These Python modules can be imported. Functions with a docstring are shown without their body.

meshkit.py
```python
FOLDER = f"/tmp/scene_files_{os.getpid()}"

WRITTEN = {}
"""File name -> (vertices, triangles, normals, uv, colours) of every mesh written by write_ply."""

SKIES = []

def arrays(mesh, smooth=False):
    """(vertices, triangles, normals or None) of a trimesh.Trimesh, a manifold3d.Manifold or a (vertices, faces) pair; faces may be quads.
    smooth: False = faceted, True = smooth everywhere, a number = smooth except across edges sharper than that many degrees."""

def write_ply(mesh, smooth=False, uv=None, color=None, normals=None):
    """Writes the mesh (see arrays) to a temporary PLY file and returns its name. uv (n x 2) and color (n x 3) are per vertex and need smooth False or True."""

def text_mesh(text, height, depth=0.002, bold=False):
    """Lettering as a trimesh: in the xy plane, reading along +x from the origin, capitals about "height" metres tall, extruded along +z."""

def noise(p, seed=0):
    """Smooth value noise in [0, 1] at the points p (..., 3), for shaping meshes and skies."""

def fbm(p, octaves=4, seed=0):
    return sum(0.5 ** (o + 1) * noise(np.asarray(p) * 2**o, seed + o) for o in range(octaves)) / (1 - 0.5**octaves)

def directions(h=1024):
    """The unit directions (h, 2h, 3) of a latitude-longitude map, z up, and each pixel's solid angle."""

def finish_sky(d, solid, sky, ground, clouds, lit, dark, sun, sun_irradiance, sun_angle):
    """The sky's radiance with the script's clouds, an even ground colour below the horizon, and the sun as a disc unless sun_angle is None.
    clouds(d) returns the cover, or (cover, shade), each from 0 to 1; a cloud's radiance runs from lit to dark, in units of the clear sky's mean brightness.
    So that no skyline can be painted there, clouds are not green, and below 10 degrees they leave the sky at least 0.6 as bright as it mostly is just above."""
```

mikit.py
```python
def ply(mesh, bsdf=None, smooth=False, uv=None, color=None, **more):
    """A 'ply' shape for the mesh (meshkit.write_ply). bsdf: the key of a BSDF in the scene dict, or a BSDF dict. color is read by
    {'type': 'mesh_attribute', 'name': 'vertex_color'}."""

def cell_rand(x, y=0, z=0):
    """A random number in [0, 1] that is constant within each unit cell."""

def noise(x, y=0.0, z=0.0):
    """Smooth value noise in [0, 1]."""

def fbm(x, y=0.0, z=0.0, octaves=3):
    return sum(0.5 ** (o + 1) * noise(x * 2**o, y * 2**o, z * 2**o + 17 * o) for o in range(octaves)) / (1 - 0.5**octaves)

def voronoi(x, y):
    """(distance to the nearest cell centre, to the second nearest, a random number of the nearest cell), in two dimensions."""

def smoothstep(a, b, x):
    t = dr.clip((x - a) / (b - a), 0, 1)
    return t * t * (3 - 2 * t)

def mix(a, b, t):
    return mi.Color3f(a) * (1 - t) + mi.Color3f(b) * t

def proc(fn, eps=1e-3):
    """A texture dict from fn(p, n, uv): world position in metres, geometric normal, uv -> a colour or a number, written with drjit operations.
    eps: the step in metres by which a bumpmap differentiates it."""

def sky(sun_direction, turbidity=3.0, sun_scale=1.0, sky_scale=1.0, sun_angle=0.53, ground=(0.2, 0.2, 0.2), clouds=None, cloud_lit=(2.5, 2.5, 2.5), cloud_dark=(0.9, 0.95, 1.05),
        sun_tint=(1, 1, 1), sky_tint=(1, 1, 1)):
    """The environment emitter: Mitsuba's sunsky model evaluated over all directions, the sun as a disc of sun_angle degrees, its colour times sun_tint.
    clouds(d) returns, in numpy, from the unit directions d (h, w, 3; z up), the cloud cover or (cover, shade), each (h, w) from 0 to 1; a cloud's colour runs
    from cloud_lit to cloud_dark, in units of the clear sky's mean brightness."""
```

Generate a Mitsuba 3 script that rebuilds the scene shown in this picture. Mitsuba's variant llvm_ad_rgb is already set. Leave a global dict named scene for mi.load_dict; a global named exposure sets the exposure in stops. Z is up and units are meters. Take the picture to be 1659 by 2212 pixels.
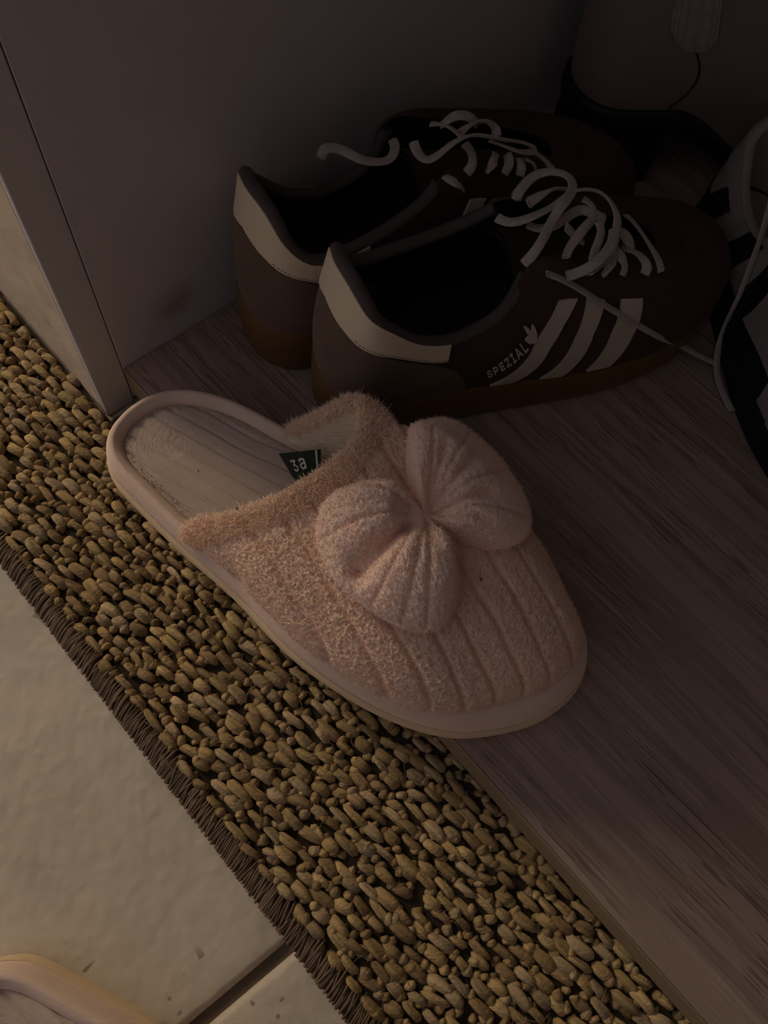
import math
import numpy as np, trimesh, mitsuba as mi, drjit as dr
import mikit, meshkit
from mikit import noise, fbm, smoothstep, mix, voronoi
from scipy.spatial import cKDTree
T = mi.ScalarTransform4f
scene, labels = {}, {}

# ---------------------------------------------------------------- camera, light, exposure
exposure = 0.0
CAM_R = np.array([[0.6671646792190628, 0.7390953848601205, 0.09289404114902039],
                  [0.7027325112718441, -0.5831090492827516, -0.40761606230144254],
                  [-0.2470997944234134, 0.3372267022687204, -0.908416117686642]])
CAM_C = np.array([0.2652, -0.0854, 0.3785])
scene['camera'] = {'type': 'perspective', 'fov_axis': 'x', 'fov': math.degrees(2*math.atan(829.5/1660)), 'near_clip': 0.01, 'far_clip': 50.0,
    'to_world': T().look_at(origin=CAM_C.tolist(), target=(CAM_C+CAM_R[2]).tolist(), up=(-CAM_R[1]).tolist())}
# dim evening room: weak violet-grey ambient light of the room and one warm globe lamp far down the corridor to the left
scene['room_ambient'] = {'type': 'constant', 'radiance': {'type': 'rgb', 'value': [0.232, 0.220, 0.250]}}
LAMP_POS, LAMP_R, LAMP_L = np.array([-1.20, -0.26, 0.74]), 0.20, [22.0, 18.2, 12.8]
FLOOR_Z = -0.036

# ---------------------------------------------------------------- materials
def rgb(*c): return {'type': 'rgb', 'value': list(c)}
def mat(name, color, rough=0.9, bump=None, spec=0.3, eps=2e-4, **kw):
    b = {'type': 'principled', 'base_color': color if isinstance(color, dict) else rgb(*color), 'roughness': rough, 'specular': spec, **kw}
    if bump: b = {'type': 'bumpmap', 'arbitrary': mikit.proc(bump, eps), 'scale': 1.0, 'bsdf': b}
    scene[name] = {'type': 'twosided', 'bsdf': b}
VC = {'type': 'mesh_attribute', 'name': 'vertex_color'}

def tile_color(p, n, uv):
    a = fbm(p.x*9+3, p.y*9, p.z*9, 4); b = fbm(p.x*60, p.y*60, p.z*3, 3)
    c = mix((0.475, 0.40, 0.30), (0.565, 0.485, 0.38), smoothstep(0.3, 0.7, a))
    c = mix(c, (0.44, 0.40, 0.33), 0.45*smoothstep(0.58, 0.75, fbm(p.x*22+9, p.y*22+4, 0.0, 4)))
    pit = smoothstep(0.86, 0.92, noise(p.x*260, p.y*190, 1.0))*smoothstep(0.60, 0.72, noise(p.x*26+7, p.y*26, 5.0))
    c = mix(c, (0.20, 0.155, 0.11), 0.75*pit)
    return mix(c, (0.40, 0.32, 0.24), 0.30*smoothstep(0.55, 0.8, b))
def tile_bump(p, n, uv):
    return 0.0020*fbm(p.x*34, p.y*34, 1.5, 5) + 0.0007*fbm(p.x*150, p.y*150, 0.5, 2)
mat('m_tile', mikit.proc(tile_color), 0.62, tile_bump, 0.35, 6e-4)
mat('m_grout', mikit.proc(lambda p, n, uv: mix((0.10, 0.075, 0.05), (0.17, 0.13, 0.09), fbm(p.x*80, p.y*80, 0.0, 3))), 0.95)
mat('m_plaster', mikit.proc(lambda p, n, uv: mix((0.40, 0.325, 0.24), (0.47, 0.385, 0.29), fbm(p.x*25, p.y*25, p.z*25, 3))), 0.9,
    lambda p, n, uv: 0.0022*fbm(p.x*38, p.y*38, p.z*52, 3), 0.2, 1e-3)
def panel_color(p, n, uv):
    c = mix((0.49, 0.455, 0.455), (0.51, 0.475, 0.475), fbm(p.x*40, p.y*40, p.z*40, 2))
    d = dr.sqrt(dr.square((p.y-0.040)/0.017) + dr.square((p.z-0.032)/0.020))       # a faint reddish smudge low on the panel
    return mix(c, (0.25, 0.175, 0.13), 0.55*(1-smoothstep(0.35, 1.1, d))*smoothstep(0.25, 0.6, noise(p.y*60, p.z*60, 3.0)))
mat('m_panel', mikit.proc(panel_color), 0.55, None, 0.35)
mat('m_panel_dark', (0.10, 0.09, 0.085), 0.6)
def oak_warp(p):
    return p.y + 0.004*(fbm(p.x*6, p.y*20, 0.0, 3)-0.5) + 0.03*(fbm(p.x*1.6, p.y*2.5, 4.0, 2)-0.5)
def oak_color(p, n, uv):
    w = oak_warp(p)
    a = fbm(p.x*30, w*900, p.z*900, 2); b = fbm(p.x*7, w*150, p.z*95+2, 3); cth = fbm(p.x*3.0, w*30, 3.0, 3)
    c = mix((0.250, 0.175, 0.135), (0.335, 0.240, 0.190), smoothstep(0.3, 0.7, b))
    c = mix(c, (0.20, 0.135, 0.095), 0.35*smoothstep(0.50, 0.75, cth))
    c = mix(c, (0.40, 0.30, 0.24), 0.5*smoothstep(0.58, 0.80, a))
    pore = smoothstep(0.62, 0.74, fbm(p.x*48+5, w*1100+3, p.z*800, 2))*smoothstep(0.30, 0.65, fbm(p.x*9, w*40, 7.0, 2))
    return mix(c, (0.10, 0.066, 0.048), 0.62*pore)
def oak_bump(p, n, uv):
    return 0.00022*fbm(p.x*30, oak_warp(p)*900, p.z*650, 2)
mat('m_oak', mikit.proc(oak_color), 0.5, oak_bump, 0.4, 2e-4)
mat('m_oak_edge', mikit.proc(lambda p, n, uv: mix((0.20, 0.145, 0.085), (0.26, 0.19, 0.115), fbm(p.x*12, p.y*300, p.z*400, 3))), 0.55)

mat('m_sisal', VC, 0.75, lambda p, n, uv: 0.0006*noise(uv.x*2.5, uv.y*18.0, 0.5) + 0.0003*noise(uv.x*9.0, uv.y*7.0, 4.5), 0.35, 1.2e-4)
mat('m_rug_base', (0.035, 0.024, 0.013), 0.95)
mat('m_binding', VC, 0.7, None, 0.4)

def pink_color(p, n, uv):
    a = fbm(p.x*18, p.y*18, p.z*18, 3)
    return mix((0.70, 0.475, 0.375), (0.76, 0.545, 0.445), a)
mat('m_terry', VC, 1.0, None, 0.1, sheen=0.6, sheen_tint=0.5)
mat('m_rim', mikit.proc(lambda p, n, uv: mix((0.64, 0.47, 0.365), (0.71, 0.535, 0.425), fbm(p.x*25, p.y*25, p.z*25, 3))), 0.9,
    lambda p, n, uv: 0.00012*noise(p.x*1500, p.y*1500, p.z*1500), 0.2, 2e-4, sheen=0.3)
mat('m_foam', mikit.proc(lambda p, n, uv: mix((0.60, 0.44, 0.27), (0.66, 0.50, 0.32), fbm(p.x*60, p.y*60, p.z*60, 2))), 0.85)
mat('m_tag', mikit.proc(lambda p, n, uv: mix((0.016, 0.026, 0.018), (0.028, 0.04, 0.028), noise(p.x*2500, p.y*2500, p.z*2500))), 0.8)
mat('m_tag_white', (0.62, 0.58, 0.50), 0.85)
mat('m_speck', (0.03, 0.02, 0.014), 0.9)

def suede(a, b, s=60):
    return mikit.proc(lambda p, n, uv: mix(a, b, 0.6*fbm(p.x*s, p.y*s, p.z*s, 3) + 0.4*noise(p.x*1400, p.y*1400, p.z*1400)))
FUZZ = lambda p, n, uv: 0.00010*noise(p.x*1600, p.y*1600, p.z*1600)
mat('m_suede_brown', suede((0.046, 0.027, 0.022), (0.074, 0.045, 0.036)), 0.95, FUZZ, 0.15, 2e-4, sheen=0.5)
mat('m_suede_taupe', suede((0.105, 0.070, 0.050), (0.15, 0.104, 0.076)), 0.95, FUZZ, 0.15, 2e-4, sheen=0.5)
mat('m_lining', suede((0.070, 0.052, 0.050), (0.095, 0.072, 0.068)), 0.85, None, 0.25, sheen=0.5)
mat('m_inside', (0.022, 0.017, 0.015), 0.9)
mat('m_cream', mikit.proc(lambda p, n, uv: mix((0.64, 0.52, 0.365), (0.70, 0.575, 0.41), fbm(p.x*70, p.y*70, p.z*70, 3))), 0.55, None, 0.4)
mat('m_stripe', mikit.proc(lambda p, n, uv: mix((0.46, 0.38, 0.305), (0.53, 0.44, 0.355), fbm(p.x*120, p.y*120, p.z*120, 3))), 0.7, None, 0.3)
mat('m_gum', mikit.proc(lambda p, n, uv: mix((0.115, 0.058, 0.022), (0.15, 0.078, 0.030), fbm(p.x*50, p.y*50, p.z*50, 3))), 0.5)
mat('m_lace', mikit.proc(lambda p, n, uv: mix((0.33, 0.285, 0.255), (0.43, 0.375, 0.335), noise(p.x*900, p.y*900, p.z*900))), 0.9,
    lambda p, n, uv: 0.00012*noise(p.x*2200, p.y*2200, p.z*2200), 0.2, 2e-4)
mat('m_thread', (0.14, 0.10, 0.07), 0.9)
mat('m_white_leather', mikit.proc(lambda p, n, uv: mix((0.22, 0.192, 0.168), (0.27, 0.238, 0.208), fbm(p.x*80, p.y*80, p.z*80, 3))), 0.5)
mat('m_black', (0.010, 0.009, 0.009), 0.6)
mat('m_pink_lining', (0.33, 0.235, 0.225), 0.8)
mat('m_boot', suede((0.175, 0.130, 0.108), (0.235, 0.178, 0.150), 30), 0.9, FUZZ, 0.2, 2e-4, sheen=0.4)
mat('m_elastic', mikit.proc(lambda p, n, uv: mix((0.23, 0.19, 0.175), (0.30, 0.25, 0.235), noise(p.x*700, p.y*700, p.z*200))), 0.9)
mat('m_boot_sole', (0.018, 0.014, 0.012), 0.6)
mat('m_card', (0.62, 0.49, 0.36), 0.8)
mat('m_lamp_metal', (0.25, 0.20, 0.14), 0.4, metallic=1.0)

# ---------------------------------------------------------------- helpers
def add(key, mesh, m, smooth=40, **kw):
    """one entry of scene; a key that is taken takes the next number"""
    k, i = key, 0
    while k in scene:
        i += 1; k = f'{key}_{i:03d}'
    scene[k] = mikit.ply(mesh, m, smooth=smooth, **kw)
    return k
def tag(key, label=None, category=None, group=None, kind=None):
    labels[key] = {a: b for a, b in (('label', label), ('category', category), ('group', group), ('kind', kind)) if b}
    return key
def box(x0, x1, y0, y1, z0, z1, bev=0.0):
    if bev <= 0:
        m = trimesh.creation.box((x1-x0, y1-y0, z1-z0)); m.apply_translation(((x0+x1)/2, (y0+y1)/2, (z0+z1)/2)); return m
    pts = []
    for X, sx in ((x0, 1), (x1, -1)):
        for Y, sy in ((y0, 1), (y1, -1)):
            for Z, sz in ((z0, 1), (z1, -1)):
                pts += [(X, Y+sy*bev, Z+sz*bev), (X+sx*bev, Y, Z+sz*bev), (X+sx*bev, Y+sy*bev, Z)]
    return trimesh.convex.convex_hull(np.array(pts))
def grid(P, cu=False, cv=False, flip=False):
    """quads over an (n, m, 3) array of points, closed along u or v on request"""
    n, m = P.shape[:2]
    i, j = np.meshgrid(np.arange(n if cu else n-1), np.arange(m if cv else m-1), indexing='ij')
    a, b, c, d = i*m+j, ((i+1) % n)*m+j, ((i+1) % n)*m+(j+1) % m, i*m+(j+1) % m
    f = np.concatenate([np.stack([a, b, c], -1).reshape(-1, 3), np.stack([a, c, d], -1).reshape(-1, 3)])
    if flip: f = f[:, ::-1]
    return trimesh.Trimesh(P.reshape(-1, 3), f, process=False)
def cat(ms): return trimesh.util.concatenate(ms)
def spline(P, n, closed=False):
    """Catmull-Rom (centripetal) through P, n points evenly spaced along the curve"""
    P = np.asarray(P, float)
    from scipy.interpolate import PchipInterpolator, CubicSpline
    Q = np.vstack([P, P[:1]]) if closed else P
    t = np.r_[0, np.cumsum(np.sqrt(np.linalg.norm(np.diff(Q, axis=0), axis=1)))]
    if len(Q) == 2: f = lambda s: Q[0]+(Q[1]-Q[0])*(s/t[-1])[:, None]
    else: f = CubicSpline(t, Q, bc_type='periodic' if closed else 'natural')
    X = f(np.linspace(0, t[-1], 12*n))
    L = np.r_[0, np.cumsum(np.linalg.norm(np.diff(X, axis=0), axis=1))]
    want = np.linspace(0, L[-1], n, endpoint=not closed)
    return np.stack([np.interp(want, L, X[:, k]) for k in range(X.shape[1])], 1)
def resample(P, n):
    L = np.r_[0, np.cumsum(np.linalg.norm(np.diff(P, axis=0), axis=1))]
    return np.stack([np.interp(np.linspace(0, L[-1], n), L, P[:, k]) for k in range(P.shape[1])], 1)
def tube(P, rx, ry=None, k=8, up=(0, 0, 1), cap=True, taper=None, twist=None):
    """a tube (flat ribbon if rx != ry) along the points P"""
    P = np.asarray(P, float); ry = rx if ry is None else ry
    tng = np.gradient(P, axis=0); tng /= np.maximum(np.linalg.norm(tng, axis=1, keepdims=True), 1e-12)
    ups = np.tile(np.asarray(up, float), (len(P), 1))
    side = np.cross(tng, ups)
    bad = np.linalg.norm(side, axis=1) < 0.15
    side[bad] = np.cross(tng[bad], [0.6, 0.8, 0])
    for i in range(1, len(side)):
        if side[i] @ side[i-1] < 0: side[i] *= -1
    for _ in range(4): side[1:-1] = (side[:-2]+2*side[1:-1]+side[2:])/4
    side -= tng*(side*tng).sum(1, keepdims=True); side /= np.maximum(np.linalg.norm(side, axis=1, keepdims=True), 1e-9)
    nrm = np.cross(side, tng)
    th = np.arange(k)/k*2*np.pi
    tw = np.zeros(len(P)) if twist is None else twist
    sc = np.ones(len(P)) if taper is None else taper
    a = side*np.cos(tw)[:, None]+nrm*np.sin(tw)[:, None]; b = nrm*np.cos(tw)[:, None]-side*np.sin(tw)[:, None]
    ring = P[:, None]+sc[:, None, None]*(rx*np.cos(th)[None, :, None]*a[:, None]+ry*np.sin(th)[None, :, None]*b[:, None])
    m = grid(ring, cv=True)
    if cap:
        n = len(P); v = np.vstack([m.vertices, P[0], P[-1]]); c0, c1 = n*k, n*k+1
        f = [(c0, (j+1) % k, j) for j in range(k)]+[(c1, (n-1)*k+j, (n-1)*k+(j+1) % k) for j in range(k)]
        m = trimesh.Trimesh(v, np.vstack([m.faces, f]), process=False)
    return m
def tufts(mesh, n, length, r, seed, lean=0.6, mask=None, bent=False):
    """short tapering pile fibres standing on a mesh"""
    rs = np.random.RandomState(seed)
    tri = mesh.triangles; ar = mesh.area_faces.copy()
    if mask is not None: ar = ar*mask(tri.mean(1))
    c = np.searchsorted(np.cumsum(ar)/ar.sum(), rs.rand(n))
    c = np.minimum(c, len(ar)-1)
    w = rs.dirichlet((1, 1, 1), n); p = (tri[c]*w[:, :, None]).sum(1); nn = mesh.face_normals[c]
    d = nn+lean*rs.randn(n, 3)*0.6; d /= np.linalg.norm(d, axis=1, keepdims=True)
    s = np.cross(d, rs.randn(n, 3)); s /= np.linalg.norm(s, axis=1, keepdims=True); q = np.cross(d, s)
    L = length*(0.5+rs.rand(n, 1)); bend = rs.randn(n, 3)*0.25
    base = [p-0.0002*nn+r*(math.cos(a)*s+math.sin(a)*q) for a in (0, 2.1, 4.2)]
    mid = [p+0.55*L*d+0.7*r*(math.cos(a)*s+math.sin(a)*q) for a in (0, 2.1, 4.2)]
    tip = p+L*(d+bend)
    if not bent:
        V = np.stack(base+[tip], 1).reshape(-1, 3); F = np.array([(0, 1, 3), (1, 2, 3), (2, 0, 3)])
        return trimesh.Trimesh(V, (np.arange(n)[:, None, None]*4+F[None]).reshape(-1, 3), process=False)
    V = np.stack(base+mid+[tip], 1).reshape(-1, 3)
    F = np.array([(0, 1, 4), (0, 4, 3), (1, 2, 5), (1, 5, 4), (2, 0, 3), (2, 3, 5), (3, 4, 6), (4, 5, 6), (5, 3, 6)])
    return trimesh.Trimesh(V, (np.arange(n)[:, None, None]*7+F[None]).reshape(-1, 3), process=False)
def smooth01(x, a, b):
    t = np.clip((x-a)/(b-a), 0, 1); return t*t*(3-2*t)
def vnoise(p, s, seed=0): return meshkit.noise(np.asarray(p)*s, seed)
def gauss(x, w): return np.exp(-(x/w)**2)

# ---------------------------------------------------------------- setting: tiled floor, wall
gd = np.array([0.0838, 0.9965]); gn = np.array([-gd[1], gd[0]])            # direction of the visible joint (into the cabinet), and across it
g0 = np.array([0.2862, -0.1640]); TS, GW = 0.42, 0.0058
rot = np.eye(4); rot[:2, 0] = -gn; rot[:2, 1] = gd
scene['floor'] = mikit.ply(box(-1.9, 1.9, -1.5, 0.9, FLOOR_Z-0.03, FLOOR_Z-0.0045), 'm_grout'); tag('floor', 'floor of pale beige stone tiles in front of the cabinet', kind='structure')
rs = np.random.RandomState(4)
def tile_mesh(i, j):
    n = 26; e = np.linspace(0, 1, n)
    x0, x1 = i*TS+GW/2, (i+1)*TS-GW/2; y0, y1 = -0.32+j*TS+GW/2, -0.32+(j+1)*TS-GW/2
    X, Y = np.meshgrid(x0+(x1-x0)*e, y0+(y1-y0)*e, indexing='ij')
    edge = np.minimum(np.minimum(X-x0, x1-X), np.minimum(Y-y0, y1-Y))
    top = np.stack([X, Y, np.full_like(X, 0.0)], -1)
    # worn, slightly chipped rim: a ring of extra vertices along the outline
    per = np.concatenate([np.stack([X[:-1, 0], Y[:-1, 0]], 1), np.stack([X[-1, :-1], Y[-1, :-1]], 1), np.stack([X[:0:-1, -1], Y[:0:-1, -1]], 1), np.stack([X[0, :0:-1], Y[0, :0:-1]], 1)])
    fine = resample(np.vstack([per, per[:1]]), 241)[:-1]
    c = np.array([(x0+x1)/2, (y0+y1)/2])
    rings = []
    for inset, z in ((0.010, 0.0), (0.0035, -0.0002), (0.0012, -0.0011), (0.0, -0.0030), (0.0, -0.008)):
        d = np.clip(fine, [x0+inset, y0+inset], [x1-inset, y1-inset])
        ch = 0.0016*np.maximum(0, vnoise(np.c_[fine*90, np.full(len(fine), 3.0+i)], 1.0, 5+j)-0.45) if 0 < inset < 0.009 else np.zeros(len(fine))
        d = d+(c-d)*(ch/0.2)[:, None]
        rings.append(np.c_[d, z-0.35*ch])
    R_ = np.stack(rings)
    m = grid(R_, cv=True, flip=True)
    v = np.vstack([m.vertices, [[*c, 0.0]]]); N = len(fine)
    f = np.vstack([m.faces, [(len(v)-1, k, (k+1) % N) for k in range(N)]])
    m = trimesh.Trimesh(v, f, process=False); m.fix_normals(); return m
M = np.eye(4); M[:2, :2] = rot[:2, :2]; M[:2, 3] = g0; M[2, 3] = FLOOR_Z
for i in range(-4, 4):
    for j in range(-3, 3):
        m = tile_mesh(i, j); m.apply_transform(M); add('floor__tile', m, 'm_tile', 35)
WALL_Y = -0.0185
wall = box(-1.9, -0.0045, WALL_Y, 0.10, FLOOR_Z, 2.4)
scene['wall_left'] = mikit.ply(wall, 'm_plaster'); tag('wall_left', 'beige plastered wall beside the shoe cabinet', kind='structure')

scene['wall_right'] = mikit.ply(box(0.99, 1.09, -1.3, 0.70, FLOOR_Z, 2.4), 'm_panel_dark'); tag('wall_right', 'dark wall at the right end of the cabinet', kind='structure')

# ---------------------------------------------------------------- shoe cabinet
CD, CW, CH = 0.64, 0.95, 0.62
tag('shoe_cabinet', 'grey laminate shoe cabinet with an oak bottom shelf, open at the front', 'cabinet')
add('shoe_cabinet__side_panel', box(-0.0042, 0.0, 0.0002, CD, -0.030, CH, 0.0004), 'm_panel', False)
add('shoe_cabinet__front_trim', box(-0.0042, 0.0, WALL_Y, -0.0003, FLOOR_Z+0.0025, CH, 0.0005), 'm_panel', False)
add('shoe_cabinet__side_panel', box(CW, CW+0.018, 0.0, CD, -0.030, CH, 0.0004), 'm_panel', False)
add('shoe_cabinet__back_panel', box(-0.004, CW+0.017, CD-0.0008, CD+0.008, -0.030, CH), 'm_panel', False)
add('shoe_cabinet__top_board', box(0.0, CW, 0.02, CD, CH-0.018, CH), 'm_panel', False)
add('shoe_cabinet__plinth', box(0.0, CW, 0.03, 0.045, FLOOR_Z, -0.0222), 'm_panel_dark', False)
k = add('shoe_cabinet__bottom_shelf', box(0.0002, CW-0.0002, 0.0012, CD-0.0002, -0.022, 0.0, 0.0005), 'm_oak', False)
tag(k, 'brown oak wood-grain shelf board')
k = add('shoe_cabinet__bottom_shelf__edge_band', box(0.0002, CW-0.0002, 0.0, 0.0012, -0.022, -0.0001, 0.0004), 'm_oak_edge', False)

# ---------------------------------------------------------------- woven rug
tag('rug', 'golden brown woven sisal rug with a dark brown bound edge along the cabinet', 'rug')
RX0, RX1, RY0 = -0.36, 0.62, -0.1155
base = cat([box(RX0, RX1, RY0+0.004, WALL_Y-0.001, FLOOR_Z, FLOOR_Z+0.0035), box(0.004, RX1, WALL_Y-0.001, 0.010, FLOOR_Z, FLOOR_Z+0.0035)])
add('rug__backing', base, 'm_rug_base', False)
def rug_weave():
    rs = np.random.RandomState(11)
    V, F, C, U = [], [], [], []; nv = 0
    K = 14; NL = 9; th = np.arange(K)/K*2*np.pi; tt = np.linspace(-1, 1, NL)
    ct = np.stack([np.cos(th), np.sin(th)], 1)
    g = grid(np.zeros((NL, K, 3)), cv=True).faces
    def yarn(c, ang, ln, w, h, zc, col, bow):
        nonlocal nv
        d = np.array([math.cos(ang), math.sin(ang)]); s = np.array([-d[1], d[0]])
        prof = np.sqrt(np.maximum(0, 1-np.abs(tt)**4.5))*0.92+0.08
        cl = c[None]+d[None]*(tt*ln/2)[:, None]+s[None]*(bow*(1-tt**2))[:, None]
        z = zc+h*0.55*(1-tt**2)-h*0.55
        tw = 0.20*np.cos(2*(th[None]-np.pi/2-tt[:, None]*0.75-0.5*np.sin(nv)))*-1+0.06*np.sin(6*th[None]+tt[:, None]*2.5+nv)
        rad = prof[:, None]*(1+tw)
        P = np.empty((NL, K, 3))
        P[..., :2] = cl[:, None]+s[None, None]*(w/2*rad*ct[None, :, 0])[..., None]
        P[..., 2] = z[:, None]+h/2*rad*ct[None, :, 1]
        V.append(P.reshape(-1, 3)); F.append(g+nv); nv += NL*K
        U.append(np.stack(np.broadcast_arrays(tt[:, None]*1.5+0.37*nv, th[None]/6.283+0.0*tt[:, None]+tt[:, None]*0.22), -1).reshape(-1, 2))
        C.append((col[None, None]*np.broadcast_to(0.72+0.5*rs.rand(1, K, 1), (NL, K, 1))).reshape(-1, 3))
    px, py = 0.0128, 0.0060
    cols = np.array([[0.37, 0.248, 0.104], [0.33, 0.220, 0.097], [0.42, 0.292, 0.130], [0.25, 0.162, 0.071], [0.38, 0.272, 0.145]])
    ztop = -0.0300
    for j in range(-1, 24):
        y = RY0+0.0125+j*py
        for i in range(int(RX0/px)-1, int(RX1/px)+2):
            x = i*px+(j % 2)*px/2+j*0.0013
            jx, jy = rs.randn(2)*[0.0016, 0.0009]
            col = cols[rs.randint(5)]*(0.75+0.45*rs.rand())
            c = np.array([x+jx, y+jy])
            lim = WALL_Y-0.002 if x < 0.012 else 0.007
            if c[1] < RY0+0.0095 or c[1] > lim or x < RX0+0.004 or x > RX1-0.004: continue
            yarn(c, 0.17+0.11*rs.randn(), 0.0136*(0.74+0.50*rs.rand()), 0.0044*(0.72+0.52*rs.rand()), 0.0046, ztop+0.0006+0.0006*rs.randn(), col, 0.0004*rs.randn())
            for q in range(2):                                   # weft nubs that show between the long floats
                if rs.rand() < 0.12: continue
                c2 = np.array([x+px*0.5+(q-0.5)*0.0044+0.0009*rs.randn(), y+(q-0.5)*0.0012+0.0009*rs.randn()])
                if c2[1] > lim: continue
                col2 = cols[rs.randint(5)]*(0.72+0.42*rs.rand())
                yarn(c2, 1.05+0.35*rs.randn(), 0.0058*(0.8+0.45*rs.rand()), 0.0038*(0.70+0.5*rs.rand()), 0.0044, ztop-0.0004+0.0008*rs.randn(), col2, 0)
    m = trimesh.Trimesh(np.vstack(V), np.vstack(F), process=False)
    return m, np.vstack(C), np.vstack(U)
m, col, uv = rug_weave()
k = add('rug__weave', m, 'm_sisal', True, uv=uv, color=col); tag(k, 'thick golden sisal yarns woven in rows', kind='stuff')
def rug_fibres():
    rs = np.random.RandomState(5); ms = []
    for _ in range(420):
        x, y = rs.uniform(RX0, RX1-0.02), rs.uniform(RY0+0.008, WALL_Y-0.004); a = rs.uniform(0, 6.28); L = rs.uniform(0.004, 0.013)
        d = np.array([math.cos(a), math.sin(a), 0]); s = np.array([-d[1], d[0], 0])
        t = np.linspace(0, 1, 6)[:, None]
        P = np.array([x, y, -0.0285])+d*L*t+s*rs.randn()*0.003*t*(1-t)*2+np.array([0, 0, 1])*(0.0022*np.sin(t*3.14)*rs.rand())
        ms.append(tube(P, 0.00013, k=4, cap=False))
    return cat(ms)
k = add('rug__loose_fibre', rug_fibres(), 'm_sisal', False, color=np.tile([0.42, 0.30, 0.15], (420*24, 1))); tag(k, 'fine loose sisal hairs', kind='stuff')
def rug_binding():
    rs = np.random.RandomState(8); ms, cs = [], []
    x = RX0
    while x < RX1:
        t = np.linspace(0, 1, 8); w = 0.0128+0.0010*rs.randn()
        sl = 0.0035+0.0016*rs.randn()
        y = RY0+0.0002+w*t+0.0002*rs.randn(); z = FLOOR_Z+0.0015+0.0064*np.sin(np.pi*np.clip(0.08+0.80*t, 0, 1))**0.7+0.00025*rs.randn()
        P = np.stack([x-sl*(t-0.5), y, z], 1)
        m = tube(P, 0.00062*(0.8+0.4*rs.rand()), k=5, cap=False); ms.append(m)
        c = np.array([0.150, 0.098, 0.060])*(0.6+0.75*rs.rand()); cs.append(np.tile(c, (len(m.vertices), 1)))
        x += 0.00095+0.0003*rs.rand()
    t = np.linspace(0.02, 1, 10)
    core = np.stack([np.stack([np.full(10, X), RY0+0.0006+0.012*t, FLOOR_Z+0.0009+0.0062*np.sin(np.pi*np.clip(0.08+0.80*t, 0, 1))**0.7], 1) for X in (RX0, RX1)])
    m = grid(core); ms.append(m); cs.append(np.tile([0.05, 0.032, 0.02], (len(m.vertices), 1)))
    return cat(ms), np.vstack(cs)
m, col = rug_binding()
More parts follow.
